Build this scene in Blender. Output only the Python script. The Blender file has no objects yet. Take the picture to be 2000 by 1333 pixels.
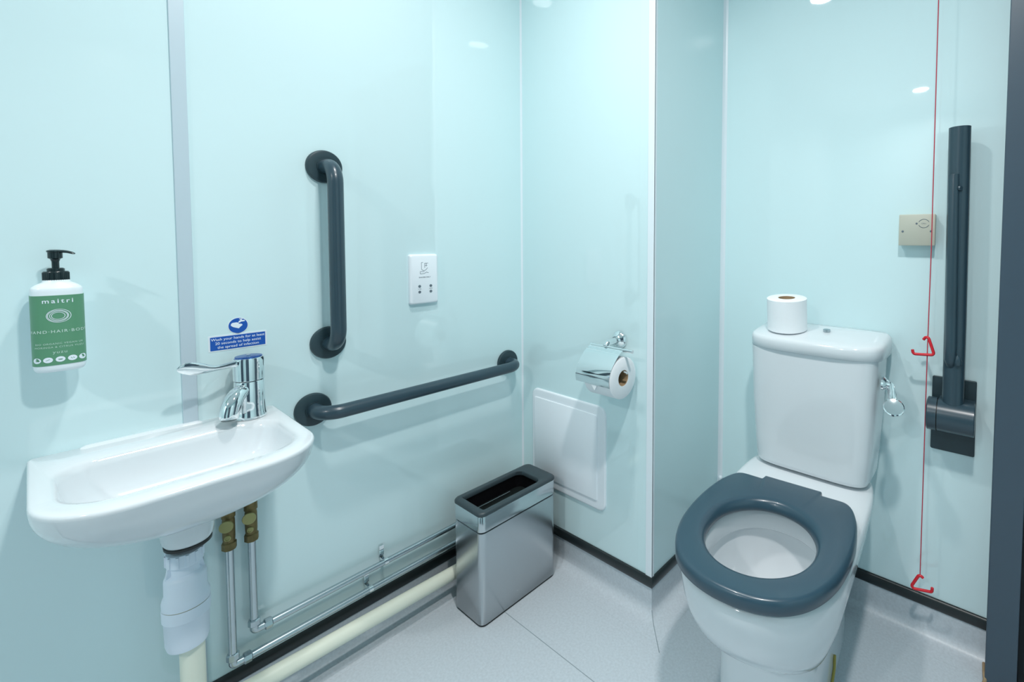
import bpy, bmesh, math, random
from mathutils import Vector, Matrix
PI = math.pi
sc = bpy.context.scene
C = sc.collection

# ------------------------------------------------------------------ camera
FPX, CX, CY = 917.9, 1231.6, 509.6
cam = bpy.data.cameras.new('camera'); cam_o = bpy.data.objects.new('camera', cam); C.objects.link(cam_o)
yaw, pitch, roll = math.radians(-37.916), math.radians(-2.497), math.radians(0.267)
F = Vector((math.sin(yaw)*math.cos(pitch), math.cos(yaw)*math.cos(pitch), math.sin(pitch)))
R0 = Vector((math.cos(yaw), -math.sin(yaw), 0)); U0 = R0.cross(F)
Rv = math.cos(roll)*R0 + math.sin(roll)*U0; Uv = -math.sin(roll)*R0 + math.cos(roll)*U0
M = Matrix(((Rv.x, Uv.x, -F.x, 1.366), (Rv.y, Uv.y, -F.y, -1.109), (Rv.z, Uv.z, -F.z, 1.116), (0, 0, 0, 1)))
cam_o.matrix_world = M
cam.sensor_width = 36; cam.lens = FPX/2000*36
cam.shift_x = (1000-CX)/2000; cam.shift_y = (CY-666.5)/2000
cam.clip_start = 0.02
sc.camera = cam_o

# ------------------------------------------------------------------ world, lamps, exposure
w = bpy.data.worlds.new('world'); sc.world = w; w.use_nodes = True
w.node_tree.nodes['Background'].inputs[0].default_value = (0.8, 0.9, 1, 1)
w.node_tree.nodes['Background'].inputs[1].default_value = 0.3
sc.view_settings.view_transform = 'Standard'; sc.view_settings.look = 'None'
sc.view_settings.gamma = 1; sc.view_settings.use_curve_mapping = False
sc.view_settings.exposure = -0.37
sc.cycles.max_bounces = 14; sc.cycles.diffuse_bounces = 8; sc.cycles.glossy_bounces = 6
sc.cycles.caustics_reflective = False; sc.cycles.caustics_refractive = False
CEIL = 2.4
LIGHTS = [((1.34, -0.74), 22), ((0.60, -0.63), 11), ((0.82, -2.67), 24)]
LCOL = (1.0, 0.985, 0.97)
for (lx, ly), pw in LIGHTS:
    l = bpy.data.lights.new('downlight_lamp', 'AREA'); l.shape = 'DISK'; l.size = 0.10; l.spread = math.radians(154); l.energy = pw; l.color = LCOL
    o = bpy.data.objects.new('downlight_lamp', l); C.objects.link(o); o.location = (lx, ly, CEIL-0.013)

# ------------------------------------------------------------------ materials
def mat(name, col, rough=0.4, metal=0.0, spec=0.5, coat=0.0, noise=None, bump=None, aniso=None):
    m = bpy.data.materials.new(name); m.use_nodes = True
    nt = m.node_tree; b = nt.nodes['Principled BSDF']
    b.inputs['Base Color'].default_value = (*col, 1)
    b.inputs['Roughness'].default_value = rough; b.inputs['Metallic'].default_value = metal
    b.inputs['Specular IOR Level'].default_value = spec; b.inputs['Coat Weight'].default_value = coat
    b.inputs['Coat Roughness'].default_value = 0.05
    if noise or bump:
        tc = nt.nodes.new('ShaderNodeTexCoord')
    if noise:
        sc_, amt, det = noise
        n = nt.nodes.new('ShaderNodeTexNoise'); n.inputs['Scale'].default_value = sc_; n.inputs['Detail'].default_value = det
        nt.links.new(tc.outputs['Object'], n.inputs['Vector'])
        r = nt.nodes.new('ShaderNodeMapRange'); r.inputs[1].default_value = 0.3; r.inputs[2].default_value = 0.7
        r.inputs[3].default_value = 1-amt; r.inputs[4].default_value = 1+amt
        nt.links.new(n.outputs['Fac'], r.inputs[0])
        v = nt.nodes.new('ShaderNodeVectorMath'); v.operation = 'SCALE'; v.inputs[0].default_value = col
        nt.links.new(r.outputs[0], v.inputs['Scale']); nt.links.new(v.outputs[0], b.inputs['Base Color'])
    if bump:
        sc_, st, dist = bump
        n = nt.nodes.new('ShaderNodeTexNoise'); n.inputs['Scale'].default_value = sc_; n.inputs['Detail'].default_value = 4
        nt.links.new(tc.outputs['Object'], n.inputs['Vector'])
        bp = nt.nodes.new('ShaderNodeBump'); bp.inputs['Strength'].default_value = st; bp.inputs['Distance'].default_value = dist
        nt.links.new(n.outputs['Fac'], bp.inputs['Height']); nt.links.new(bp.outputs[0], b.inputs['Normal'])
    return m
M_WALL = mat('aqua_gloss_panel', (0.635, 0.80, 0.82), 0.022, spec=0.9, noise=(1.5, 0.012, 2), bump=(2.2, 0.06, 0.02))
M_RECESS = mat('aqua_gloss_panel_recess', (0.635, 0.80, 0.82), 0.14, spec=0.6, noise=(1.5, 0.012, 2))
M_REAR = mat('aqua_gloss_panel_far', (0.635, 0.80, 0.82), 0.25)
M_CEIL = mat('ceiling_paint', (0.86, 0.88, 0.88), 0.8)
M_FLOOR = mat('grey_safety_vinyl', (0.52, 0.565, 0.605), 0.38, noise=(160, 0.07, 6), bump=(300, 0.08, 0.002))
M_VINYL = M_FLOOR
M_SEAM = mat('dark_joint', (0.27, 0.32, 0.35), 0.6)
M_BLACK = mat('black_cap_strip', (0.012, 0.018, 0.020), 0.35)
M_TRIM = mat('white_plastic_trim', (0.76, 0.82, 0.86), 0.3)
M_TRIMG = mat('pale_blue_joint_strip', (0.50, 0.60, 0.66), 0.3)
M_CERAM = mat('white_vitreous_china', (0.70, 0.735, 0.76), 0.09, coat=0.2)
M_CERAM2 = mat('white_vitreous_china_bowl', (0.70, 0.735, 0.76), 0.10, coat=0.2)
M_SLATE = mat('slate_blue_plastic', (0.028, 0.055, 0.074), 0.3, coat=0.1)
M_SEAT = mat('slate_blue_seat', (0.030, 0.068, 0.098), 0.28, coat=0.1)
M_SLATED = mat('slate_blue_plastic_dark', (0.022, 0.045, 0.056), 0.35)
M_CHROME = mat('chrome', (0.86, 0.89, 0.90), 0.05, 1.0)
M_CHROMEP = mat('chrome_pipe', (0.50, 0.56, 0.59), 0.24, 1.0)
M_STEEL = mat('brushed_steel', (0.52, 0.56, 0.585), 0.26, 1.0, bump=(400, 0.02, 0.001))
M_STEELB = mat('polished_steel_band', (0.58, 0.62, 0.64), 0.18, 1.0)
M_BRASS = mat('dull_brass', (0.20, 0.15, 0.062), 0.5, 0.55, noise=(60, 0.2, 4))
M_BRASSC = mat('brass_cap', (0.40, 0.36, 0.15), 0.4, 0.4)
M_WPLAST = mat('white_plastic', (0.82, 0.86, 0.90), 0.35)
M_TRAP = mat('white_trap_plastic', (0.70, 0.77, 0.86), 0.4)
M_CREAM = mat('cream_pipe_plastic', (0.76, 0.78, 0.66), 0.35)
M_BEIGE = mat('beige_plate', (0.50, 0.50, 0.42), 0.4)
M_RED = mat('red_plastic', (0.62, 0.012, 0.025), 0.35)
M_REDC = mat('red_cord', (0.50, 0.03, 0.06), 0.7)
M_PAPER = mat('tissue_paper', (0.86, 0.88, 0.90), 0.95, bump=(90, 0.5, 0.001))
M_CARD = mat('brown_card', (0.42, 0.29, 0.17), 0.9)
M_BINLID = mat('charcoal_plastic', (0.035, 0.052, 0.060), 0.42)
M_BININ = mat('bin_inner_black', (0.003, 0.003, 0.004), 0.6, spec=0.15)
M_BLUE = mat('sign_blue', (0.005, 0.085, 0.42), 0.35)
M_WHITE = mat('sign_white', (0.80, 0.86, 0.93), 0.4)
M_GREEN = mat('label_green', (0.105, 0.285, 0.165), 0.4)
M_GREENP = mat('label_pale_print', (0.50, 0.66, 0.58), 0.5)
M_PUMP = mat('black_pump_plastic', (0.010, 0.022, 0.025), 0.22)
M_BOTTLE = mat('bottle_white', (0.80, 0.86, 0.90), 0.3)
M_GREY = mat('grey_print', (0.12, 0.16, 0.19), 0.6)
M_GREYP = mat('grey_plastic', (0.20, 0.23, 0.235), 0.45)
M_RUBBER = mat('black_rubber', (0.008, 0.012, 0.012), 0.4)
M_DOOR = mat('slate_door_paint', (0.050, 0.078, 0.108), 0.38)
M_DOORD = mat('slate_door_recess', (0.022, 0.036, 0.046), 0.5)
M_YELLOW = mat('aged_sealant', (0.36, 0.30, 0.06), 0.6)
M_BROWN = mat('brown_sealant', (0.33, 0.23, 0.13), 0.7)
M_WATER = mat('water', (0.70, 0.76, 0.78), 0.02, spec=0.5)
M_TAPBLUE = mat('tap_cap_blue', (0.03, 0.12, 0.38), 0.12, 0.6)
M_LAMP = bpy.data.materials.new('lamp_glow'); M_LAMP.use_nodes = True
M_LAMP.node_tree.nodes['Principled BSDF'].inputs['Emission Color'].default_value = (1, 1, 1, 1)
M_LAMP.node_tree.nodes['Principled BSDF'].inputs['Emission Strength'].default_value = 6

# ------------------------------------------------------------------ helpers
def wloc(o):
    v = Vector((0, 0, 0))
    while o is not None:
        v += o.location; o = o.parent
    return v
def obj(name, bm, m, parent=None, kind=None, label=None, sharp=35, bevel=0, bseg=3, origin=None):
    me = bpy.data.meshes.new(name)
    bmesh.ops.recalc_face_normals(bm, faces=bm.faces)
    base = Vector(origin) if origin else (wloc(parent) if parent else Vector((0, 0, 0)))
    off = base
    bmesh.ops.translate(bm, verts=bm.verts, vec=-off)
    bm.to_mesh(me); bm.free()
    for p in me.polygons: p.use_smooth = True
    me.set_sharp_from_angle(angle=math.radians(sharp))
    me.materials.append(m)
    o = bpy.data.objects.new(name, me); C.objects.link(o)
    if parent:
        o.parent = parent; o.location = base - wloc(parent)
    else: o.location = base
    if kind: o['kind'] = kind
    if label: o['label'] = label
    if bevel:
        b = o.modifiers.new('bevel', 'BEVEL'); b.width = bevel; b.segments = bseg; b.limit_method = 'ANGLE'; b.angle_limit = math.radians(30)
    return o
def thing(name, label, cat, loc, group=None):
    o = bpy.data.objects.new(name, None); C.objects.link(o); o.location = loc; o.empty_display_size = 0.05
    o['label'] = label; o['category'] = cat
    if group: o['group'] = group
    return o
def tag(o, label, cat, group=None):
    o['label'] = label; o['category'] = cat
    if group: o['group'] = group
    return o
def box(bm, x0, x1, y0, y1, z0, z1):
    vs = [bm.verts.new((x, y, z)) for z in (z0, z1) for x, y in ((x0, y0), (x1, y0), (x1, y1), (x0, y1))]
    for f in ((3, 2, 1, 0), (4, 5, 6, 7), (0, 1, 5, 4), (1, 2, 6, 5), (2, 3, 7, 6), (3, 0, 4, 7)):
        bm.faces.new([vs[i] for i in f])
    return bm
def nbox(*a): return box(bmesh.new(), *a)
def loft(bm, rings, cap0=True, cap1=True, closed=True, wrap=False):
    V = [[bm.verts.new(p) for p in r] for r in rings]
    n = len(V[0]); pairs = list(zip(V[:-1], V[1:])) + ([(V[-1], V[0])] if wrap else [])
    for a, b in pairs:
        for i in range(n if closed else n-1):
            j = (i+1) % n
            try: bm.faces.new((a[i], a[j], b[j], b[i]))
            except ValueError: pass
    if not wrap:
        if cap0: bm.faces.new(V[0][::-1])
        if cap1: bm.faces.new(V[-1])
    return bm
def frame(d):
    d = Vector(d).normalized(); up = Vector((0, 0, 1)) if abs(d.z) < 0.9 else Vector((1, 0, 0))
    u = up.cross(d).normalized(); v = d.cross(u); return u, v
def lathe(bm, prof, origin, axis=(0, 0, 1), n=40, cap0=True, cap1=True, sx=1, sy=1):
    """prof: list of (radius, height along axis)"""
    a = Vector(axis).normalized(); u, v = frame(a); o = Vector(origin)
    return loft(bm, [[o + a*h + u*(r*sx*math.cos(2*PI*i/n)) + v*(r*sy*math.sin(2*PI*i/n)) for i in range(n)] for r, h in prof], cap0, cap1)
def tube(bm, pts, r, n=20, cap=True, radii=None, flat=(1, 1)):
    pts = [Vector(p) for p in pts]; rings = []; u = None
    for i, p in enumerate(pts):
        d = (pts[min(i+1, len(pts)-1)] - pts[max(i-1, 0)]).normalized()
        if u is None: u, v = frame(d)
        else:
            u = (u - d*u.dot(d)).normalized(); v = d.cross(u)
        rr = radii[i] if radii else r
        rings.append([p + u*(rr*flat[0]*math.cos(2*PI*k/n)) + v*(rr*flat[1]*math.sin(2*PI*k/n)) for k in range(n)])
    return loft(bm, rings, cap, cap)
def bend(pts, rad, seg=8):
    """rounded polyline"""
    P = [Vector(p) for p in pts]; out = [P[0]]
    for i in range(1, len(P)-1):
        a, b, c = P[i-1], P[i], P[i+1]; d0 = (a-b).normalized(); d1 = (c-b).normalized()
        ang = d0.angle(d1); t = rad/math.tan(ang/2); s = b + d0*t; e = b + d1*t
        cen = b + (d0+d1).normalized()*(rad/math.sin(ang/2)); va, vb = s-cen, e-cen; th = va.angle(vb)
        for k in range(seg+1):
            f = k/seg; out.append(cen + (va*math.sin((1-f)*th) + vb*math.sin(f*th))/math.sin(th))
    out.append(P[-1]); return out
def rrect(x0, x1, y0, y1, r, z=None, seg=8):
    """rounded rectangle; r = 4 radii for corners (x0y0, x1y0, x1y1, x0y1); returns 2D or 3D list"""
    if not isinstance(r, (list, tuple)): r = [r]*4
    pts = []
    for (cx, cy, a0), rr in zip(((x0, y0, PI), (x1, y0, 1.5*PI), (x1, y1, 0), (x0, y1, 0.5*PI)), r):
        ox = cx + (rr if cx == x0 else -rr); oy = cy + (rr if cy == y0 else -rr)
        for k in range(seg+1):
            a = a0 + 0.5*PI*k/seg; pts.append((ox + rr*math.cos(a), oy + rr*math.sin(a)))
    return [(x, y, z) for x, y in pts] if z is not None else pts
def dring(cx, yc, w, a, b, nf, nb, z, N=72, back=0.0):
    out = []
    for i in range(N):
        t = 2*PI*(i+0.5)/N; c, s = math.cos(t), math.sin(t)
        n = nf if s < 0 else nb
        x = w*math.copysign(abs(c)**(2/n), c); y = (b if s > 0 else a)*math.copysign(abs(s)**(2/n), s)
        if s > 0: x *= 1 - back*min(1, y/b)**1.5
        out.append((cx+x, yc+y, z))
    return out
def text(name, s, size, m, parent, origin, right, up, align='CENTER', ext=0.0003, spacing=1.0, warp=None, sx=1.0, offset=0.0):
    """lettering as a mesh, laid on the plane (right, up) at origin"""
    cu = bpy.data.curves.new(name, 'FONT'); cu.body = s; cu.size = size; cu.align_x = align; cu.align_y = 'CENTER'
    cu.extrude = ext; cu.space_character = spacing; cu.offset = offset; cu.resolution_u = 4
    t = bpy.data.objects.new('tmp', cu); C.objects.link(t)
    bpy.context.view_layer.update()
    me = bpy.data.meshes.new_from_object(t.evaluated_get(bpy.context.evaluated_depsgraph_get()))
    bpy.data.objects.remove(t)
    r = Vector(right).normalized(); u = Vector(up).normalized(); n = r.cross(u); o0 = Vector(origin); base = wloc(parent)
    for v in me.vertices:
        if warp: p = Vector(warp(v.co.x*sx, v.co.y, v.co.z))
        else: p = o0 + r*v.co.x*sx + u*v.co.y + n*v.co.z
        v.co = p - base
    me.name = name; me.materials.clear(); me.materials.append(m)
    o = bpy.data.objects.new(name, me); C.objects.link(o); o.parent = parent
    return o
def plate(bm, pts, o0, r, u, n, h0, h1):
    """extruded flat outline; pts 2D in (r,u)"""
    o0, r, u, n = map(Vector, (o0, r, u, n))
    return loft(bm, [[o0 + r*x + u*y + n*h for x, y in pts] for h in (h0, h1)])
def disc_pts(r, n=32, cx=0, cy=0, sy=1): return [(cx + r*math.cos(2*PI*i/n), cy + r*sy*math.sin(2*PI*i/n)) for i in range(n)]

XC, D, XD = 0.5865, 0.4268, 1.3745
YR, XR = -3.2, 2.4
# ------------------------------------------------------------------ room shell
S = 'structure'
obj('floor', nbox(-0.06, XR+0.06, YR-0.06, D+0.8, -0.05, 0), M_FLOOR, kind=S)
fl = bpy.data.objects['floor']
obj('floor_seam', nbox(0.04, XR, -0.2645, -0.2625, -0.001, 0.0003), M_SEAM, fl)
obj('ceiling', nbox(-0.06, XR+0.06, YR-0.06, D+0.8, CEIL, CEIL+0.05), M_CEIL, kind=S)
obj('wall_left', nbox(-0.06, 0, YR-0.06, D+0.06, 0, CEIL), M_WALL, kind=S)
obj('wall_middle', nbox(0, XC-0.05, 0, 0.05, 0, CEIL), M_WALL, kind=S)
obj('wall_recess', nbox(XC-0.05, XC, 0, D, 0, CEIL), M_RECESS, kind=S)
obj('wall_back', nbox(0, XD, D, D+0.06, 0, CEIL), M_WALL, kind=S)
bm = nbox(XD, 2.36, D, D+0.06, 2.10, CEIL); box(bm, 2.30, XR, D, D+0.06, 0, 2.10)
obj('wall_lintel', bm, M_REAR, kind=S)
obj('wall_right', nbox(XR, XR+0.06, YR, D+0.06, 0, CEIL), M_REAR, kind=S)
obj('wall_rear', nbox(0, XR, YR-0.06, YR, 0, CEIL), M_REAR, kind=S)

# coved vinyl upstand and black cap strip, mitred along the plan polyline
PL = [(0, YR), (0, 0), (XC, 0), (XC, D), (XD, D)]
def offs(i, n):
    P = [Vector(p) for p in PL]
    def nr(a, b):
        d = (b-a).normalized(); return Vector((d.y, -d.x))
    if i == 0: return P[0] + nr(P[0], P[1])*n
    if i == len(P)-1: return P[-1] + nr(P[-2], P[-1])*n
    a, b = nr(P[i-1], P[i]), nr(P[i], P[i+1])
    return P[i] + (a+b)*(n/(1+a.dot(b)))
rc = 0.032
cove = [(0.0, 0.0), (0.0, 0.086), (0.004, 0.086), (0.004, rc+0.004)] + [(0.004+rc-rc*math.cos(a), 0.002+rc-rc*math.sin(a)) for a in [PI/2*k/8 for k in range(1, 9)]] + [(0.05, 0.0010), (0.075, 0.0003), (0.075, 0.0)]
capp = [(0.0, 0.084), (0.0, 0.116), (0.004, 0.116), (0.0075, 0.112), (0.009, 0.104), (0.009, 0.096), (0.0075, 0.088), (0.004, 0.084)]
names = ['left', 'middle', 'recess', 'back']
for i in range(4):
    for prof, nm, m in ((cove, 'baseboard_'+names[i], M_VINYL), (capp, 'trim_%d' % (i+1), M_BLACK)):
        rings = [[(*offs(k, n), z) for n, z in prof] for k in (i, i+1)]
        o = obj(nm, loft(bmesh.new(), rings), m, kind=S, sharp=50)
# dark split line where the vinyl is mitred round the column corner
bm = bmesh.new()
dg = Vector((1, -1, 0)).normalized()
line = [Vector((XC, 0, 0)) + dg*(1.414*n+0.0006) + Vector((0, 0, z)) for n, z in cove[3:-2]]
tube(bm, line[2:] + [Vector((XC, 0, 0)) + dg*0.13 + Vector((0, 0, 0.0008))], 0.0011, 6)
obj('corner_split', bm, M_SEAM, bpy.data.objects['baseboard_recess'])

# wall panel joints and corner beads
obj('trim_5', nbox(0, 0.0035, -0.9155, -0.891, 0.114, CEIL), M_TRIMG, kind=S, bevel=0.001)
bm = loft(bmesh.new(), [[(0, 0, z), (0.005, 0, z), (0.0015, -0.0015, z), (0, -0.005, z)] for z in (0.114, CEIL)])
obj('trim_6', bm, M_TRIM, kind=S)
bm = nbox(XC-0.020, XC+0.0025, -0.0025, 0, 0.114, CEIL); box(bm, XC, XC+0.0025, -0.0024, 0.009, 0.114, CEIL)
obj('trim_7', bm, M_TRIM, kind=S)
bm = loft(bmesh.new(), [[(XC, D, z), (XC, D-0.012, z), (XC+0.003, D-0.006, z), (XC+0.008, D-0.002, z), (XC+0.013, D, z)] for z in (0.114, CEIL)])
obj('trim_8', bm, M_TRIM, kind=S)
o = obj('trim_end', lathe(bmesh.new(), [(0.006, 0), (0.007, 0.004), (0.007, 0.012), (0.004, 0.016)], (XC+0.012, D-0.012, 0.245)), M_TRIM, bpy.data.objects['trim_8'])

# door and its lining at the right
bm = nbox(XD, XD+0.062, 0.342, D+0.06, 0.0, 2.16)
dfr = obj('door_1', bm, M_DOOR, kind=S, bevel=0.002)
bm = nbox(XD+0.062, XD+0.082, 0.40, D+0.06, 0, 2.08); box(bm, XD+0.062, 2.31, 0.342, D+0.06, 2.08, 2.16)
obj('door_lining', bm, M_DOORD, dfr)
obj('door_leaf', nbox(XD+0.077, 2.30, 0.362, 0.402, 0.006, 2.075), M_DOOR, dfr, bevel=0.002)
bm = bmesh.new(); tube(bm, [(XD-0.002, 0.338, 0.0), (XD+0.001, 0.341, 0.012), (XD-0.001, 0.352, 0.020), (XD-0.002, D-0.03, 0.012)], 0.004, 8)
obj('frame_sealant', bm, M_BROWN, dfr)

d2 = obj('added_door_right', nbox(XR-0.03, XR, -2.35, -1.35, 0, 2.1), M_DOOR, kind=S, bevel=0.004)  # unseen dark door, added to put dark reflections in the chrome
obj('added_door_handle', tube(bmesh.new(), bend([(XR-0.03, -1.45, 1.0), (XR-0.085, -1.45, 1.0), (XR-0.085, -1.58, 1.0)], 0.015, 5), 0.009, 14), M_CHROME, d2)
obj('added_door_rear', nbox(0.9, 1.85, YR, YR+0.03, 0, 2.1), M_DOOR, kind=S, bevel=0.004)  # second unseen door slab, likewise added for dark lines in the chrome
# ceiling downlights (fittings)
for k, ((lx, ly), pw) in enumerate(LIGHTS):
    t = thing('downlight', ['round white downlight in the ceiling in front of the toilet recess', 'round white downlight in the ceiling nearest the left wall', 'round white downlight in the ceiling at the far rear of the room'][k], 'ceiling light', (lx, ly, CEIL), 'ceiling downlights')
    obj('trim_ring', lathe(bmesh.new(), [(0.066, 0), (0.068, -0.014), (0.078, -0.012), (0.084, 0)], (lx, ly, CEIL), cap0=False, cap1=False, n=48), M_WPLAST, t)
    obj('reflector', lathe(bmesh.new(), [(0.067, -0.001), (0.067, -0.004)], (lx, ly, CEIL), n=48), M_WPLAST, t)

# ------------------------------------------------------------------ washbasin
T = thing('washbasin', 'small white ceramic washbasin on the left wall under the blue sign', 'washbasin', (0, -0.938, 0.575))
def bring(x0, x1, y0, y1, rf, rb, z): return rrect(x0, x1, y0, y1, (rb, rf, rf, rb), z, 10)
Y0, Y1, XF, ZR = -1.122, -0.756, 0.352, 0.716
rings = []
for k in range(14, 0, -1):
    t = k/14.0
    a_ = t*PI/2*0.94; u_ = math.sin(a_)
    zz = ZR-0.010 - 0.116*u_
    ks = math.cos(a_)**0.92
    kx = 0.45 + 0.55*math.cos(a_)**0.85
    yc = (Y0+Y1)/2; hw = (Y1-Y0)/2*ks
    rings.append(bring(0.0, XF*kx*0.985, yc-hw, yc+hw, min(0.105, hw*0.9), 0.006, zz))
rings.append(bring(0, XF, Y0, Y1, 0.106, 0.006, ZR-0.0095))
rings.append(bring(0, XF+0.0005, Y0, Y1, 0.106, 0.008, ZR-0.005))
rings.append(bring(0.0005, XF-0.001, Y0+0.001, Y1-0.001, 0.105, 0.008, ZR-0.002))
rings.append(bring(0.002, XF-0.0045, Y0+0.004, Y1-0.004, 0.102, 0.009, ZR))
# rim falls to the bowl
bx0, bx1, by0, by1 = 0.085, 0.292, -1.093, -0.782
rings.append(bring(bx0-0.008, bx1+0.014, by0-0.006, by1+0.006, 0.075, 0.055, ZR-0.002))
rings.append(bring(bx0, bx1, by0, by1, 0.072, 0.055, ZR-0.006))
for t, dz in ((0.015, 0.012), (0.04, 0.030), (0.09, 0.052), (0.18, 0.070), (0.34, 0.082), (0.6, 0.088), (0.9, 0.091)):
    cxm, cym = 0.175, -0.935
    rings.append(bring(bx0+(cxm-bx0)*t, bx1+(cxm-bx1)*t, by0+(cym-by0)*t, by1+(cym-by1)*t, 0.07*(1-t)+0.004, 0.055*(1-t)+0.004, ZR-0.006-dz))
obj('basin_bowl', loft(bmesh.new(), rings), M_CERAM, T, sharp=60)
# raised lip at the wall
bm = loft(bmesh.new(), [rrect(0.0, 0.020, -1.064, -0.880, 0.008, ZR-0.004), rrect(0.0, 0.012, -1.058, -0.888, 0.006, ZR+0.0015), rrect(0.0, 0.006, -1.052, -0.895, 0.003, ZR+0.003)])
obj('back_ledge', bm, M_CERAM, T, sharp=60)
obj('waste_boss', lathe(bmesh.new(), [(0.040, 0.60), (0.040, 0.545), (0.0385, 0.53), (0.034, 0.522)], (0.125, -0.932, 0)), M_CERAM, T)
obj('waste_grating', lathe(bmesh.new(), [(0.022, 0.600), (0.022, 0.612), (0.018, 0.613)], (0.175, -0.935, 0)), M_CHROME, T)

# ------------------------------------------------------------------ mixer tap
tx, ty = 0.047, -0.811
T = thing('mixer_tap', 'chrome lever mixer tap at the right corner of the washbasin', 'tap', (tx, ty, ZR))
obj('tap_body', lathe(bmesh.new(), [(0.0305, ZR-0.001), (0.0305, ZR+0.004), (0.0290, ZR+0.009), (0.0280, ZR+0.03), (0.0276, 0.797), (0.0268, 0.7985)], (tx, ty, 0)), M_CHROME, T)
obj('tap_cap', lathe(bmesh.new(), [(0.0268, 0.7995), (0.0284, 0.801), (0.0286, 0.846), (0.0276, 0.850), (0.0245, 0.851)], (tx, ty, 0)), M_CHROME, T)
obj('temperature_disc', lathe(bmesh.new(), [(0.0247, 0.8505), (0.0242, 0.8525), (0.004, 0.8528)], (tx, ty, 0)), M_TAPBLUE, T)
ca, sa = math.cos(math.radians(48)), math.sin(math.radians(48))
def dirp(r, z): return (tx + r*ca, ty - r*sa, z)
sp = [dirp(0.006, 0.778), dirp(0.022, 0.781), dirp(0.036, 0.776), dirp(0.048, 0.765), dirp(0.056, 0.752), dirp(0.060, 0.740), dirp(0.061, 0.732)]
obj('spout', tube(bmesh.new(), sp, 0.012, 28, radii=[0.014, 0.0150, 0.0165, 0.0178, 0.0178, 0.0172, 0.0165], flat=(1.0, 1.0)), M_CHROME, T)
obj('aerator', tube(bmesh.new(), [dirp(0.061, 0.7325), dirp(0.061, 0.7295)], 0.0135, 20), M_GREYP, T)
la = math.radians(72); lc, ls = math.cos(la), math.sin(la)
def lv(r, z, side=0): return Vector((tx + r*lc + side*ls, ty - r*ls + side*lc, z))
bm = bmesh.new()
stations = [(0.022, 0.8410, 0.0075, 0.0056), (0.035, 0.8405, 0.0066, 0.0050), (0.055, 0.8400, 0.0056, 0.0042), (0.066, 0.8405, 0.0060, 0.0040), (0.078, 0.843, 0.0090, 0.0036), (0.092, 0.8465, 0.0125, 0.0036), (0.106, 0.850, 0.0135, 0.0034), (0.118, 0.853, 0.0115, 0.003), (0.126, 0.854, 0.0070, 0.0026), (0.1295, 0.8545, 0.0025, 0.0015)]
loft(bm, [[lv(r, z + a*math.sin(2*PI*k/16), b*math.cos(2*PI*k/16) + 0.25*a*math.sin(2*PI*k/16)) for k in range(16)] for r, z, a, b in stations])
obj('lever', bm, M_CHROME, T, sharp=60)
obj('plug_chain_boss', lathe(bmesh.new(), [(0.004, 0), (0.004, 0.003)], (tx, ty, 0.8525)), M_CHROME, T)

# ------------------------------------------------------------------ basin trap and cream waste pipe
T = thing('basin_trap', 'white plastic waste trap hanging below the washbasin', 'waste trap', (0.125, -0.935, 0.30))
qx, qy = 0.118, -0.937
obj('gasket', lathe(bmesh.new(), [(0.030, 0.527), (0.036, 0.521), (0.0355, 0.516), (0.026, 0.508)], (0.125, -0.932, 0)), M_RUBBER, T)
obj('tailpiece', lathe(bmesh.new(), [(0.0225, 0.512), (0.0225, 0.490)], (0.121, -0.935, 0)), M_GREYP, T)
bm = lathe(bmesh.new(), [(0.024, 0.504), (0.027, 0.502), (0.0275, 0.486), (0.0275, 0.478), (0.025, 0.476)], (qx, qy, 0))
for k in range(12):
    a = 2*PI*k/12; c, s = math.cos(a), math.sin(a)
    loft(bm, [[Vector((qx, qy, z)) + Vector((c, s, 0))*r + Vector((-s, c, 0))*t for r, t in ((0.026, -0.003), (0.0292, -0.002), (0.0292, 0.002), (0.026, 0.003))] for z in (0.480, 0.501)])
obj('union_nut', bm, M_TRAP, T)
obj('trap_cap', lathe(bmesh.new(), [(0.0215, 0.478), (0.0215, 0.462), (0.0225, 0.459), (0.0285, 0.456), (0.0312, 0.452), (0.0318, 0.446), (0.0320, 0.418), (0.0345, 0.414), (0.0360, 0.408), (0.0360, 0.3965)], (qx, qy, 0)), M_TRAP, T)
obj('joint_ring', lathe(bmesh.new(), [(0.0350, 0.397), (0.0350, 0.3945)], (qx, qy, 0)), M_BRASSC, T)
obj('trap_body', lathe(bmesh.new(), [(0.0360, 0.395), (0.0366, 0.392), (0.0362, 0.372), (0.0340, 0.369), (0.0330, 0.322), (0.0305, 0.312), (0.024, 0.308)], (qx, qy, 0)), M_TRAP, T)
for sg in (-1, 1):
    bm = loft(bmesh.new(), [[(qx-0.005, qy+sg*0.020, z), (qx+0.005, qy+sg*0.020, z), (qx+0.005, qy+sg*(0.021+w_), z), (qx-0.005, qy+sg*(0.021+w_), z)] for z, w_ in ((0.476, 0.004), (0.462, 0.0065), (0.452, 0.009))])
    obj('side_lug', bm, M_TRAP, T)

T = thing('waste_pipe', 'cream plastic waste pipe running low along the left wall behind the bin', 'waste pipe', (0.066, -0.9, 0.08))
pz0, pz1 = 0.092, 0.060
path = bend([(qx+0.002, -0.931, 0.320), (qx+0.002, -0.931, 0.125), (0.062, -0.86, 0.0985), (0.062, -0.06, 0.0690)], 0.030, 8)
obj('pipe_run', tube(bmesh.new(), path, 0.0195, 28), M_CREAM, T)
obj('pipe_socket', tube(bmesh.new(), [(0.062, -0.075, 0.0695), (0.062, -0.045, 0.0685)], 0.023, 28), M_CREAM, T)

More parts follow.
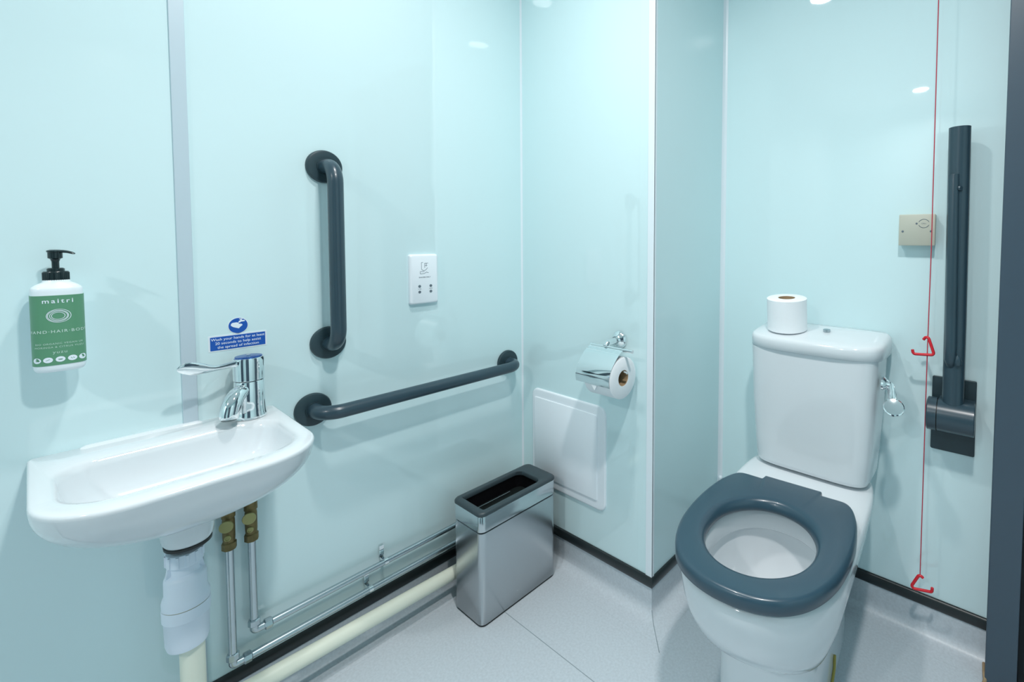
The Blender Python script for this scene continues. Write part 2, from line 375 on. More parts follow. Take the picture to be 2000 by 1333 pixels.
# ------------------------------------------------------------------ water supply pipes
def supply(yv, zh, xh, yclip, label):
    xv = 0.030
    T = thing('water_pipe', label, 'water pipe', (xv, yv, zh), 'chromed water pipes under the basin')
    obj('riser', tube(bmesh.new(), [(xv, yv, zh+0.012), (xv, yv, 0.435)], 0.0078, 18), M_CHROMEP, T)
    obj('horizontal_run', tube(bmesh.new(), [(xv, yv+0.014, zh), (xv, -0.012, zh)], 0.0078, 18), M_CHROMEP, T)
    bm = bmesh.new(); tube(bm, bend([(xv, yv, zh+0.020), (xv, yv, zh), (xv, yv+0.022, zh)], 0.006, 5), 0.0085, 16)
    obj('elbow', bm, M_CHROMEP, T)
    bm = lathe(bmesh.new(), [(0.0100, 0.018), (0.0125, 0.020), (0.0125, 0.032), (0.0100, 0.034)], (xv, yv, zh), (0, 1, 0), n=8)
    obj('compression_nut', bm, M_CHROMEP, T, sharp=20)
    bm = lathe(bmesh.new(), [(0.0100, 0.012), (0.0120, 0.014), (0.0120, 0.026), (0.0100, 0.028)], (xv, yv, zh), (0, 0, 1), n=8)
    obj('compression_nut', bm, M_CHROMEP, T, sharp=20)
    for yc in yclip:
        bm = tube(bmesh.new(), [(xv, yc-0.005, zh), (xv, yc+0.005, zh)], 0.0088, 18)
        box(bm, 0.0, xv, yc-0.004, yc+0.004, zh-0.004, zh+0.004)
        box(bm, 0.0, 0.006, yc-0.006, yc+0.006, zh+0.008, zh+0.036)
        obj('pipe_clip', bm, M_CHROME, T)
    bm = lathe(bmesh.new(), [(0.0115, 0.420), (0.0135, 0.422), (0.0135, 0.436), (0.0115, 0.438)], (xv, yv, 0), n=8)
    bm = lathe(bm, [(0.0105, 0.435), (0.0115, 0.450), (0.0115, 0.485), (0.0105, 0.492), (0.0125, 0.494), (0.0125, 0.512), (0.0142, 0.514), (0.0142, 0.530), (0.0105, 0.5315), (0.0095, 0.585)], (xv, yv, 0), n=18)
    o = obj('isolating_valve', bm, M_BRASS, T, label='dull brass valve body')
    ax = Vector((0.93, -0.36, 0.1))
    bm = lathe(bmesh.new(), [(0.0045, 0.008), (0.0045, 0.020), (0.0125, 0.0205), (0.0128, 0.023), (0.012, 0.0245)], (xv, yv, 0.480), ax, n=28)
    obj('valve_cap', bm, M_BRASSC, o, label='round yellow brass cap')
    bm = lathe(bmesh.new(), [(0.006, 0.006), (0.006, 0.0145), (0.0045, 0.015), (0.004, 0.0135)], (xv, yv, 0.450), ax, n=20)
    obj('valve_screw', bm, M_BRASSC, o)
supply(-0.812, 0.205, 0.03, [-0.514, -0.16], 'chrome water pipe with brass valve, upper and right-hand one under the basin')
supply(-0.852, 0.150, 0.03, [-0.556, -0.16], 'chrome water pipe with brass valve, lower and left-hand one under the basin')

# ------------------------------------------------------------------ soap bottle
bxc, byc = 0.042, -1.079
T = thing('soap_bottle', 'white pump soap bottle with green label on the left wall above the basin', 'soap bottle', (bxc, byc, 0.873))
def bell(z, k=1.0, n=3.0, N=48):
    out = []
    for i in range(N):
        t = 2*PI*i/N; c, s = math.cos(t), math.sin(t)
        out.append((bxc + 0.0235*k*math.copysign(abs(c)**(2/n), c), byc + 0.0305*k*math.copysign(abs(s)**(2/n), s), z))
    return out
def round_(z, r, N=48): return [(bxc + r*math.cos(2*PI*i/N), byc + r*math.sin(2*PI*i/N), z) for i in range(N)]
bm = loft(bmesh.new(), [bell(0.872, 0.86), bell(0.8735, 0.93), bell(0.878, 0.99), bell(0.884, 1.0), bell(1.014, 1.0), bell(1.0185, 0.985), bell(1.0215, 0.94), bell(1.0255, 0.78), round_(1.0300, 0.0165), round_(1.036, 0.0150)])
obj('bottle_body', bm, M_BOTTLE, T, sharp=60)
bk = bmesh.new(); box(bk, 0.0, bxc-0.02, byc-0.012, byc+0.012, 0.90, 0.99)
obj('wall_bracket', bk, M_WPLAST, T, bevel=0.002)
# arc length map around the bottle from the front centre
def sell(t, k, n=3.0):
    c, s = math.cos(t), math.sin(t)
    return Vector((bxc + 0.0235*k*math.copysign(abs(c)**(2/n), c), byc + 0.0305*k*math.copysign(abs(s)**(2/n), s)))
arc = [(0.0, 0.0)]; pr_ = sell(0, 1)
for i in range(1, 1200):
    t = i/1200*PI*0.9; q = sell(t, 1); arc.append((arc[-1][0] + (q-pr_).length, t)); pr_ = q
def at_s(s, z, lift):
    a = abs(s); lo, hi = 0, len(arc)-1
    while hi-lo > 1:
        m = (lo+hi)//2
        if arc[m][0] < a: lo = m
        else: hi = m
    f = (a-arc[lo][0])/max(1e-9, arc[hi][0]-arc[lo][0]); t = arc[lo][1] + f*(arc[hi][1]-arc[lo][1])
    p = sell(math.copysign(t, s), 1 + lift/0.027); return (p.x, p.y, z)
LS = 0.050
lab = bmesh.new()
n = 60
rows = [[at_s(-LS + 2*LS*i/n, z, l) for i in range(n+1)] for z, l in ((0.8845, 0.0), (0.8845, 0.0006), (1.0075, 0.0006), (1.0075, 0.0))]
loft(lab, rows, False, False, closed=False)
L_ = obj('bottle_label', lab, M_GREEN, T)
def wp(zc, cy0=0.0): return lambda x, y, z: at_s(x+cy0, zc+y, 0.0009+z*0.3)
text('brand_lettering', 'maitri', 0.0108, M_WHITE, L_, (0, 0, 0), (0, 1, 0), (0, 0, 1), ext=0.0002, spacing=1.35, warp=wp(0.9975), offset=0.0001)
text('use_lettering', 'HAND\u00b7HAIR\u00b7BODY', 0.0070, M_GREENP, L_, (0, 0, 0), (0, 1, 0), (0, 0, 1), ext=0.0002, spacing=1.28, warp=wp(0.944, -0.0005), offset=0.0001)
text('small_lettering', 'BIO ORGANIC VEGAN UK', 0.0042, M_GREENP, L_, (0, 0, 0), (0, 1, 0), (0, 0, 1), ext=0.0001, spacing=1.15, warp=wp(0.9225))
text('small_lettering', 'MORINGA & CITRUS YUZU', 0.0042, M_GREENP, L_, (0, 0, 0), (0, 1, 0), (0, 0, 1), ext=0.0001, spacing=1.15, warp=wp(0.9165))
text('scent_lettering', 'yuzu', 0.0075, M_GREENP, L_, (0, 0, 0), (0, 1, 0), (0, 0, 1), ext=0.0001, spacing=1.2, warp=wp(0.9075))
bm = bmesh.new()
for rr, rw, off in ((0.0135, 0.0115, 0.0004), (0.0115, 0.0097, -0.0004), (0.0098, 0.0082, 0.0002), (0.0074, 0.0062, -0.0002)):
    N = 48; e = 0.00035
    A = [[at_s(off+(rr+d)*math.cos(2*PI*i/N), 0.9715+(rw+d)*math.sin(2*PI*i/N), 0.0009) for i in range(N)] for d in (-e, e)]
    loft(bm, A, False, False)
obj('ring_emblem', bm, M_WHITE, L_)
bm = bmesh.new()
for k, s0 in enumerate((-0.0265, -0.0135, 0.0, 0.0135, 0.0265)):
    N = 20
    f = [bm.verts.new(at_s(s0+0.0054*math.cos(2*PI*i/N), 0.8945+0.0048*math.sin(2*PI*i/N), 0.0009)) for i in range(N)]; bm.faces.new(f)
obj('round_badges', bm, M_WHITE, L_)
bm = bmesh.new()
for k, s0 in enumerate((-0.0265, -0.0135, 0.0, 0.0135, 0.0265)):
    for (x0, y0, x1, y1) in (((-0.0018, 0.0014, 0.0012, -0.0014), (-0.0012, -0.0014, 0.0018, 0.0012)), ((-0.0022, -0.0008, 0.0022, 0.0014),), ((-0.0026, 0.0004, 0.0026, 0.0004), (-0.0022, -0.0008, 0.0022, -0.0008)), ((-0.0020, 0.0012, -0.0004, -0.0012), (0.0006, 0.0010, 0.0020, -0.0010)), ((-0.0016, -0.0014, 0.0016, 0.0014),))[k]:
        d_ = Vector((x1-x0, y1-y0)).normalized(); nx, ny = -d_.y*0.0003, d_.x*0.0003
        bm.faces.new([bm.verts.new(at_s(s0+x, 0.8945+y, 0.0012)) for x, y in ((x0+nx, y0+ny), (x0-nx, y0-ny), (x1-nx, y1-ny), (x1+nx, y1+ny))])
obj('badge_marks', bm, M_GREEN, L_)
bm = lathe(bmesh.new(), [(0.0148, 1.032), (0.0155, 1.0335), (0.0155, 1.0475), (0.0145, 1.049), (0.0105, 1.0495), (0.0105, 1.0535), (0.0085, 1.055)], (bxc, byc, 0), n=36)
for k in range(36):
    a = 2*PI*k/36; c, s = math.cos(a), math.sin(a)
    loft(bm, [[Vector((bxc, byc, z)) + Vector((c, s, 0))*r + Vector((-s, c, 0))*t for r, t in ((0.0150, -0.0005), (0.0159, -0.0003), (0.0159, 0.0003), (0.0150, 0.0005))] for z in (1.0335, 1.0470)])
obj('pump_collar', bm, M_PUMP, T)
bm = lathe(bmesh.new(), [(0.0045, 1.053), (0.0045, 1.066), (0.0060, 1.071), (0.0088, 1.0725), (0.0088, 1.0825), (0.0100, 1.0835), (0.0098, 1.086), (0.006, 1.0875)], (bxc, byc, 0), n=30)
hd = Vector((0.45, 0.9, 0)).normalized(); sd = Vector((-hd.y, hd.x, 0))
loft(bm, [[Vector((bxc, byc, z)) + hd*r + sd*(wd*math.cos(2*PI*k/12)) + Vector((0, 0, th*math.sin(2*PI*k/12))) for k in range(12)] for r, z, wd, th in ((0.0, 1.084, 0.008, 0.0028), (0.010, 1.0845, 0.006, 0.0026), (0.016, 1.0835, 0.0045, 0.0024), (0.022, 1.0815, 0.0040, 0.0022), (0.0245, 1.0805, 0.0030, 0.0014))])
obj('pump_head', bm, M_PUMP, T, sharp=50)
T.location.z += 0.007

# ------------------------------------------------------------------ hand washing sign
T = thing('hand_washing_sign', 'small blue and white hand washing sticker on the left wall above the tap', 'sign', (0, -0.818, 0.8815))
def lp(x, y, h): return (h, -0.8177+x*0.775, 0.8815+y*0.86)   # left wall plane, x to the right (+y world)
bm = loft(bmesh.new(), [[lp(x, y, h) for x, y in rrect(-0.0680, 0.0680, -0.0215, 0.0205, 0.002)] for h in (0.0, 0.0005)])
obj('sticker_backing', bm, M_TRIM, T)
bm = loft(bmesh.new(), [[lp(x, y, h) for x, y in rrect(-0.0640, 0.0640, -0.0185, 0.0165, 0.001)] for h in (0.0003, 0.0008)])
obj('text_panel', bm, M_BLUE, T)
for s, yy in (('Wash your hands for at least', 0.0095), ('20 seconds to help assist', -0.001), ('the spread of infection', -0.0115)):
    text('sign_lettering', s, 0.0082, M_WHITE, T, lp(0.0, yy, 0.0009), (0, 1, 0), (0, 0, 1), ext=0.0002, offset=0.00003)
bm = loft(bmesh.new(), [[lp(x, y, h) for x, y in disc_pts(0.0240, 40, 0.0, 0.0410, 0.9)] for h in (0.0, 0.0005)])
obj('symbol_border', bm, M_TRIM, T)
bm = loft(bmesh.new(), [[lp(x, y, h) for x, y in disc_pts(0.0222, 40, 0.0, 0.0410, 0.9)] for h in (0.0003, 0.0008)])
obj('symbol_disc', bm, M_BLUE, T)
bm = bmesh.new()
hand = [(-0.015, 0.003), (-0.012, 0.0055), (-0.004, 0.0060), (0.000, 0.0045), (0.000, 0.002), (0.006, 0.001), (0.0075, -0.002), (0.003, -0.006), (0.000, -0.0095), (-0.004, -0.008), (-0.011, -0.005), (-0.0155, -0.001)]
plate(bm, [(x*0.92+0.001, 0.041+(y-0.004)*0.92) for x, y in hand], lp(0, 0, 0), (0, 1, 0), (0, 0, 1), (1, 0, 0), 0.0008, 0.0012)
tapo = [(0.0005, 0.0085), (0.0015, 0.0125), (0.005, 0.0150), (0.0055, 0.0175), (0.0025, 0.0180), (0.0025, 0.0195), (0.0105, 0.0195), (0.0105, 0.0180), (0.0080, 0.0175), (0.0085, 0.0150), (0.0150, 0.0145), (0.0150, 0.0110), (0.0065, 0.0105), (0.0045, 0.0085)]
plate(bm, [(x*0.80, 0.041+(y-0.0075)*0.80) for x, y in tapo], lp(0, 0, 0), (0, 1, 0), (0, 0, 1), (1, 0, 0), 0.0008, 0.0012)
obj('hand_symbol', bm, M_WHITE, T)

# ------------------------------------------------------------------ grab rails on the left wall
def rail(p0, p1, dirn, label, R=0.0175, out=0.072):
    T = thing('grab_rail', label, 'grab rail', p0, 'fixed grab rails on the left wall')
    a, b = Vector(p0), Vector(p1); x = Vector((out, 0, 0))
    path = bend([a + Vector((0.008, 0, 0)), a+x, b+x, b + Vector((0.008, 0, 0))], 0.046, 10)
    obj('rail_tube', tube(bmesh.new(), path, R, 28), M_SLATE, T)
    for p in (a, b):
        obj('flange', lathe(bmesh.new(), [(0.0415, 0.0), (0.0415, 0.006), (0.0395, 0.0095), (0.036, 0.0105), (0.020, 0.0105), (0.0195, 0.013)], p, (1, 0, 0), n=48), M_SLATED, T, label='round dark wall flange')
    return T
rail((0, -0.636, 0.847), (0, -0.636, 1.300), 'v', 'upright slate blue grab rail on the left wall')
rail((0, -0.674, 0.681), (0, -0.0705, 0.681), 'h', 'long horizontal slate blue grab rail on the left wall above the bin')

# ------------------------------------------------------------------ shaver socket
sy0, sz0 = -0.421, 1.070
T = thing('shaver_socket', 'white shaver socket plate on the left wall right of the upright rail', 'shaver socket', (0, sy0+0.043, sz0-0.0735))
bm = loft(bmesh.new(), [[(h, sy0+0.043+x, sz0-0.0735+y) for x, y in rrect(-0.0445+i, 0.0445-i, -0.0745+i, 0.0745-i, 0.007)] for h, i in ((0, 0), (0.006, 0), (0.010, 0.0015), (0.0118, 0.005))])
obj('socket_plate', bm, M_WPLAST, T, sharp=50)
def sp_(x, y, h=0.0119): return (h, sy0+0.043+x, sz0-0.0735+y)
for sx_ in (-0.0155, 0.0195):
    bm = bmesh.new()
    for dy in (-0.0085, 0.0085):
        lathe(bm, [(0.0042, 0.0), (0.0042, 0.0004)], sp_(sx_, -0.0295+dy), (1, 0, 0), n=20)
    obj('pin_hole', bm, M_GREY, T)
    text('voltage_lettering', '115V' if sx_ < 0 else '230V', 0.0050, M_GREY, T, sp_(sx_, -0.0295), (0, 1, 0), (0, 0, 1), ext=0.0001)
text('socket_lettering', 'SHAVERS ONLY', 0.0052, M_GREY, T, sp_(0.001, 0.0055), (0, 1, 0), (0, 0, 1), ext=0.0001, offset=0.00006)
bm = bmesh.new()
for a_, b_ in (((-0.009, 0.050), (-0.009, 0.030)), ((-0.009, 0.050), (-0.004, 0.050)), ((-0.009, 0.030), (-0.004, 0.026)), ((-0.004, 0.026), (0.004, 0.027)), ((0.004, 0.027), (0.010, 0.034)),
               ((0.001, 0.048), (0.012, 0.048)), ((0.001, 0.048), (0.001, 0.034)), ((0.001, 0.041), (0.009, 0.041)), ((0.006, 0.048), (0.006, 0.038)),
               ((-0.013, 0.023), (0.000, 0.023)), ((-0.013, 0.023), (-0.013, 0.016)), ((-0.013, 0.016), (0.000, 0.017)), ((0.000, 0.017), (0.006, 0.021)), ((0.006, 0.021), (0.013, 0.019))):
    tube(bm, [sp_(*a_), sp_(*b_)], 0.00055, 6)
obj('shaver_symbol', bm, M_GREY, T)

# ------------------------------------------------------------------ access panel on the middle wall
T = thing('access_panel', 'white square access panel low on the middle wall behind the bin', 'access panel', (0.235, 0, 0.249))
px0, px1, pz0_, pz1_ = 0.059, 0.409, 0.246, 0.586
fr = [[(x, -h, z) for x, z in rrect(px0+i, px1-i, pz0_+i, pz1_-i, 0.028)] for h, i in ((0, 0), (0.0035, 0.0005), (0.0055, 0.003), (0.0060, 0.006))]
obj('panel_frame', loft(bmesh.new(), fr), M_WPLAST, T, sharp=50)
dr = [[(x, -h, z) for x, z in rrect(px0+0.014+i, px1-0.034-i, pz0_+0.030+i, pz1_-0.030-i, 0.006)] for h, i in ((0.0055, 0), (0.0082, 0.0), (0.0092, 0.0015))]
obj('panel_door', loft(bmesh.new(), dr), M_WPLAST, T, sharp=50)

# ------------------------------------------------------------------ toilet roll holder and its roll
T = thing('toilet_roll_holder', 'chrome covered toilet roll holder on the middle wall', 'toilet roll holder', (0.461, 0, 0.812))
hz = 0.812
obj('rose', lathe(bmesh.new(), [(0.0275, 0), (0.0275, 0.004), (0.0255, 0.008), (0.0205, 0.013), (0.015, 0.017), (0.0125, 0.022)], (0.462, 0, hz), (0, -1, 0), n=40), M_CHROME, T)
obj('arm', tube(bmesh.new(), bend([(0.462, -0.018, hz), (0.462, -0.056, hz-0.002), (0.462, -0.066, hz-0.012)], 0.006, 5), 0.0095, 20), M_CHROME, T)
RC, RY, RZ, RR = 0.0, -0.069, 0.724, 0.060
hx0, hx1 = 0.415, 0.553
ctop = Vector((0, -0.066, hz-0.012))
obj('hinge_bar', tube(bmesh.new(), [(hx0-0.008, ctop.y, ctop.z), (hx1+0.010, ctop.y, ctop.z)], 0.0048, 16), M_CHROME, T)
# curved lid
prof = [(-0.068, 0.792), (-0.085, 0.782), (-0.1035, 0.764), (-0.1165, 0.748), (-0.1240, 0.732), (-0.1270, 0.718), (-0.1265, 0.707), (-0.1245, 0.698)]
prof = [(-0.0665, 0.8035)] + [(y-0.005, z+0.006) for y, z in prof]
P2 = []
for i in range(len(prof)-1):
    for k in range(4):
        f = k/4; p0 = prof[max(i-1, 0)]; p1 = prof[i]; p2 = prof[i+1]; p3 = prof[min(i+2, len(prof)-1)]
        P2.append(tuple(0.5*((2*p1[j]) + (-p0[j]+p2[j])*f + (2*p0[j]-5*p1[j]+4*p2[j]-p3[j])*f*f + (-p0[j]+3*p1[j]-3*p2[j]+p3[j])*f**3) for j in (0, 1)))
P2.append(prof[-1])
sec = [(y, z) for y, z in P2] + [(y+0.0012, z-0.0003) for y, z in P2[::-1]]
loft_ = loft(bmesh.new(), [[(x, y, z) for y, z in sec] for x in (0.402, 0.5305)])
obj('lid', loft_, M_CHROME, T, sharp=50)
obj('roll_bar', tube(bmesh.new(), bend([(hx0-0.005, ctop.y, ctop.z), (hx0-0.005, RY, RZ+0.013), (0.545, RY, RZ+0.013)], 0.006, 5), 0.0038, 12), M_CHROME, T)
def roll_(T, c, ax, R, r, L, nm='paper'):
    prof = [(r+0.0015, 0), (R-0.003, 0), (R, 0.002), (R, L-0.002), (R-0.003, L), (r+0.0015, L)]
    a = Vector(ax).normalized(); u, v = frame(a); o = Vector(c); n = 56
    bm = loft(bmesh.new(), [[o + a*h + u*(rr*math.cos(2*PI*i/n)) + v*(rr*math.sin(2*PI*i/n)) for i in range(n)] for rr, h in prof], wrap=True)
    obj(nm, bm, M_PAPER, T)
    prof = [(r, 0.0008), (r+0.0015, 0.0008), (r+0.0015, L-0.0008), (r, L-0.0008)]
    bm = loft(bmesh.new(), [[o + a*h + u*(rr*math.cos(2*PI*i/n)) + v*(rr*math.sin(2*PI*i/n)) for i in range(n)] for rr, h in prof], wrap=True)
    obj('card_core', bm, M_CARD, T)
T2 = thing('toilet_roll', 'white toilet roll hanging in the chrome holder', 'toilet roll', (0.49, RY, RZ-0.05))
roll_(T2, (0.432, RY, RZ-0.004), (1, 0, 0), RR, 0.0215, 0.100)
bm = bmesh.new()
q = [(0.455, -0.1290, 0.712), (0.489, -0.1290, 0.712), (0.473, -0.1280, 0.688)]
loft(bm, [[Vector(p) + Vector((0, d, 0)) for p in q] for d in (0, 0.0006)])
obj('folded_end', bm, M_PAPER, T2)

# ------------------------------------------------------------------ waste bin
T = thing('waste_bin', 'slim brushed steel open-top bin with a charcoal rim in the corner', 'bin', (0.17, -0.20, 0))
b0, b1, b2, b3 = 0.097, 0.238, -0.345, -0.058
BH, SEAMZ = 0.338, 0.276
def br(i, z, r=0.018): return rrect(b0+i, b1-i, b2+i, b3-i, max(0.002, r-i*0.5), z)
foot = []
bm = loft(bmesh.new(), [br(0.003, 0.004), br(0.0, 0.007), br(0.0, SEAMZ-0.001), br(0.002, SEAMZ)])
obj('bin_body', bm, M_STEEL, T, sharp=50)
obj('base_strip', loft(bmesh.new(), [br(0.0025, 0.0), br(0.0025, 0.006)]), M_RUBBER, T)
obj('seam_gap', loft(bmesh.new(), [br(0.003, SEAMZ-0.0010), br(0.003, SEAMZ+0.005)]), M_RUBBER, T)
bm = loft(bmesh.new(), [br(0.002, SEAMZ+0.0035), br(-0.0005, SEAMZ+0.0045), br(-0.0005, BH-0.014), br(0.001, BH-0.012), br(0.010, BH-0.012), br(0.010, SEAMZ+0.0025)], wrap=True)
obj('upper_band', bm, M_STEELB, T, sharp=50)
def inner(i, z): return rrect(b0+0.016+i, b1-0.016-i, b2+0.020+i, b3-0.050-i, (0.005, 0.005, 0.022, 0.022), z)
bm = loft(bmesh.new(), [br(0.002, BH-0.013), br(-0.002, BH-0.011), br(-0.002, BH-0.005), br(0.001, BH-0.001), br(0.006, BH), inner(-0.002, BH), inner(0.0, BH-0.002), inner(0.0, BH-0.014), inner(-0.006, BH-0.014)], wrap=True)
obj('rim', bm, M_BINLID, T, sharp=50)
bm = loft(bmesh.new(), [inner(-0.004, BH-0.012), inner(-0.004, 0.10)], cap0=False)
lin = obj('liner', bm, M_BININ, T)
obj('liner_rail', tube(bmesh.new(), [(b0+0.030, b2+0.05, 0.288), (b0+0.030, b3-0.10, 0.288)], 0.0012, 8), M_STEEL, T)

# ------------------------------------------------------------------ toilet
T = thing('toilet', 'white close-coupled toilet with a slate blue open seat in the recess', 'toilet', (0.96, 0.12, 0))
piv = Vector((0.953, 0.12, 0)); rotm = Matrix.Rotation(math.radians(3.5), 3, 'Z')
def rot(ring): return [tuple(piv + rotm @ (Vector(p)-piv)) for p in ring]
cx = 0.955
def arch(ring, a, dz): return [(x, y, z + dz*max(0.0, (-0.08-y)/a)**1.6) for x, y, z in ring]
rings = [dring(cx+0.011, -0.08, 0.106, 0.092, 0.47, 2.8, 5, 0.0),
         dring(cx+0.011, -0.08, 0.106, 0.094, 0.47, 2.8, 5, 0.06),
         arch(dring(cx+0.011, -0.08, 0.106, 0.096, 0.47, 2.8, 5, 0.175), 0.096, 0.020),
         arch(dring(cx+0.010, -0.08, 0.107, 0.099, 0.47, 2.8, 5, 0.196), 0.099, 0.036),
         arch(dring(cx+0.008, -0.08, 0.112, 0.112, 0.472, 2.6, 5, 0.202), 0.112, 0.036),
         arch(dring(cx+0.005, -0.08, 0.124, 0.136, 0.475, 2.4, 5, 0.216), 0.136, 0.032),
         arch(dring(cx+0.002, -0.08, 0.139, 0.166, 0.480, 2.3, 5, 0.240), 0.166, 0.024),
         arch(dring(cx, -0.08, 0.153, 0.193, 0.484, 2.2, 5, 0.273), 0.193, 0.014),
         arch(dring(cx, -0.08, 0.164, 0.214, 0.486, 2.2, 5, 0.312), 0.214, 0.006),
         dring(cx, -0.08, 0.172, 0.229, 0.488, 2.2, 5, 0.352, back=-0.02),
         dring(cx, -0.08, 0.176, 0.239, 0.490, 2.2, 5, 0.390, back=-0.05),
         dring(cx, -0.08, 0.178, 0.243, 0.490, 2.2, 5, 0.412, back=-0.065),
         dring(cx, -0.08, 0.177, 0.242, 0.490, 2.2, 5, 0.423, back=-0.065),
         dring(cx, -0.08, 0.172, 0.237, 0.487, 2.2, 5, 0.429, back=-0.06),
         dring(cx, -0.08, 0.163, 0.228, 0.480, 2.2, 5, 0.431, back=-0.05),
         dring(cx, -0.10, 0.132, 0.175, 0.16, 2.1, 2.2, 0.431),
         dring(cx, -0.10, 0.126, 0.169, 0.153, 2.1, 2.2, 0.427),
         dring(cx, -0.10, 0.123, 0.165, 0.150, 2.1, 2.2, 0.415),
         dring(cx, -0.10, 0.123, 0.165, 0.150, 2.1, 2.2, 0.374),
         dring(cx, -0.10, 0.126, 0.168, 0.153, 2.1, 2.2, 0.370),
         dring(cx, -0.10, 0.134, 0.176, 0.160, 2.1, 2.2, 0.372),
         dring(cx, -0.10, 0.136, 0.176, 0.160, 2.1, 2.2, 0.350),
         dring(cx, -0.10, 0.124, 0.162, 0.148, 2.1, 2.2, 0.305),
         dring(cx, -0.095, 0.108, 0.138, 0.130, 2.1, 2.1, 0.262),
         dring(cx, -0.085, 0.082, 0.103, 0.098, 2.0, 2.0, 0.228),
         dring(cx, -0.070, 0.050, 0.062, 0.058, 2.0, 2.0, 0.200),
         dring(cx, -0.060, 0.020, 0.030, 0.022, 2.0, 2.0, 0.185)]
pan = obj('pan', loft(bmesh.new(), [rot(r) for r in rings]), M_CERAM2, T, sharp=75)
obj('bowl_water', loft(bmesh.new(), [rot(dring(cx, -0.072, 0.062, 0.078, 0.071, 2.0, 2.0, z)) for z in (0.207, 0.2115)]), M_WATER, pan)
bm = bmesh.new(); tube(bm, [piv + rotm @ (Vector(p)-piv) for p in ((1.075, 0.0, 0.003), (1.0755, 0.06, 0.02), (1.076, 0.09, 0.05), (1.0745, 0.10, 0.075))], 0.0035, 8)
obj('sealant_strip', bm, M_YELLOW, pan, label='yellowed sealant strip beside the pan foot')
# seat
half = [(0.0, -0.450), (0.035, -0.4475), (0.070, -0.438), (0.105, -0.419), (0.135, -0.388), (0.158, -0.345), (0.173, -0.295), (0.1805, -0.240), (0.1825, -0.185), (0.180, -0.130), (0.173, -0.080), (0.162, -0.040), (0.150, -0.014), (0.138, -0.003), (0.124, 0.0), (0.10, 0.0), (0.085, 0.0), (0.0785, 0.0), (0.0770, 0.0015), (0.0755, 0.010), (0.0745, 0.0185), (0.0730, 0.0200), (0.066, 0.0200), (0.04, 0.0200), (0.02, 0.0200)]
outl = half + [(0.0, 0.0200)] + [(-x, y) for x, y in half[:0:-1]]
def resample(poly, N, smooth=True):
    P = [Vector(p) for p in poly]; dense = []
    for i in range(len(P)):
        a, b, c, d = P[i-1], P[i], P[(i+1) % len(P)], P[(i+2) % len(P)]
        for k in range(8):
            f = k/8; dense.append(0.5*((2*b) + (c-a)*f + (2*a-5*b+4*c-d)*f*f + (3*b-3*c+d-a)*f**3))
    L = [0]
    for i in range(len(dense)): L.append(L[-1] + (dense[(i+1) % len(dense)]-dense[i]).length)
    out = []; j = 0
    for k in range(N):
        s = L[-1]*k/N
        while L[j+1] < s: j += 1
        f = (s-L[j])/max(1e-9, L[j+1]-L[j]); out.append(dense[j].lerp(dense[(j+1) % len(dense)], f))
    return out
NS = 420
O2 = resample(outl, NS)
hole = [(0.116*math.sin(2*PI*k/40)*1.0, -0.243-0.138*math.copysign(abs(math.cos(2*PI*k/40))**0.95, math.cos(2*PI*k/40))) for k in range(40)]
H2 = resample(hole, NS)
cen = Vector((0, -0.23))
sx0, sy0_ = 0.953, 0.121
def sring(poly, d, z):
    out = []
    for p in poly:
        q = cen + (p-cen)*(1 + d/(p-cen).length); out.append((sx0+q.x, sy0_+q.y, z))
    return rot(out)
bm = loft(bmesh.new(), [sring(O2, -0.004, 0.434), sring(O2, 0.0, 0.438), sring(O2, 0.0, 0.455), sring(O2, -0.0015, 0.4605), sring(O2, -0.005, 0.4640), sring(O2, -0.011, 0.4655), sring(H2, 0.020, 0.4655), sring(H2, 0.010, 0.463), sring(H2, 0.004, 0.457), sring(H2, 0.0, 0.447), sring(H2, 0.0, 0.438), sring(H2, 0.004, 0.434)], wrap=True)
seat = obj('seat', bm, M_SEAT, T, sharp=60)
for s in (-1, 1):
    bm = lathe(bmesh.new(), [(0.010, 0.4305), (0.010, 0.450), (0.008, 0.454)], tuple(piv + rotm @ (Vector((sx0+s*0.085, sy0_+0.006, 0))-piv)), n=20)
    obj('hinge_bolt', bm, M_CHROME, seat)
# cistern
cc = 0.950
def cr(w, f, b, z, nf=5, nb=9): return dring(cc, 0.335, w, 0.335-f, b-0.335, nf, nb, z)
bm = loft(bmesh.new(), [cr(0.150, 0.262, 0.418, 0.438), cr(0.157, 0.252, 0.418, 0.444), cr(0.161, 0.247, 0.418, 0.456), cr(0.166, 0.243, 0.420, 0.52), cr(0.174, 0.238, 0.420, 0.64), cr(0.177, 0.234, 0.420, 0.74), cr(0.179, 0.232, 0.420, 0.797)])
obj('cistern', bm, M_CERAM, T, sharp=60)
def ll(w, f, b, z0, crown):
    r = cr(w, f, b, z0)
    return [(x, y, z0 + crown*max(0, (y-0.222)/0.2)) for x, y, z in r]
def lc_(w, f, b, z0, crown=0.0):
    return [(x+0.003, y, z0 + crown*max(0, (y-0.222)/0.2)) for x, y, z in dring(cc, 0.335, w, 0.335-f, b-0.335, 3.8, 9, z0)]
bm = loft(bmesh.new(), [lc_(0.178, 0.232, 0.420, 0.7965), lc_(0.1835, 0.2265, 0.423, 0.7965), lc_(0.1865, 0.2235, 0.424, 0.799), lc_(0.1870, 0.2230, 0.4245, 0.822, 0.010), lc_(0.1855, 0.2245, 0.4240, 0.8275, 0.013), lc_(0.1820, 0.2280, 0.422, 0.8308, 0.016), lc_(0.1750, 0.2345, 0.417, 0.8326, 0.021), lc_(0.146, 0.258, 0.402, 0.8335, 0.022), lc_(0.10, 0.29, 0.38, 0.8345, 0.024), lc_(0.02, 0.33, 0.345, 0.8350, 0.026)])
lid = obj('cistern_lid', bm, M_CERAM, T, sharp=60)
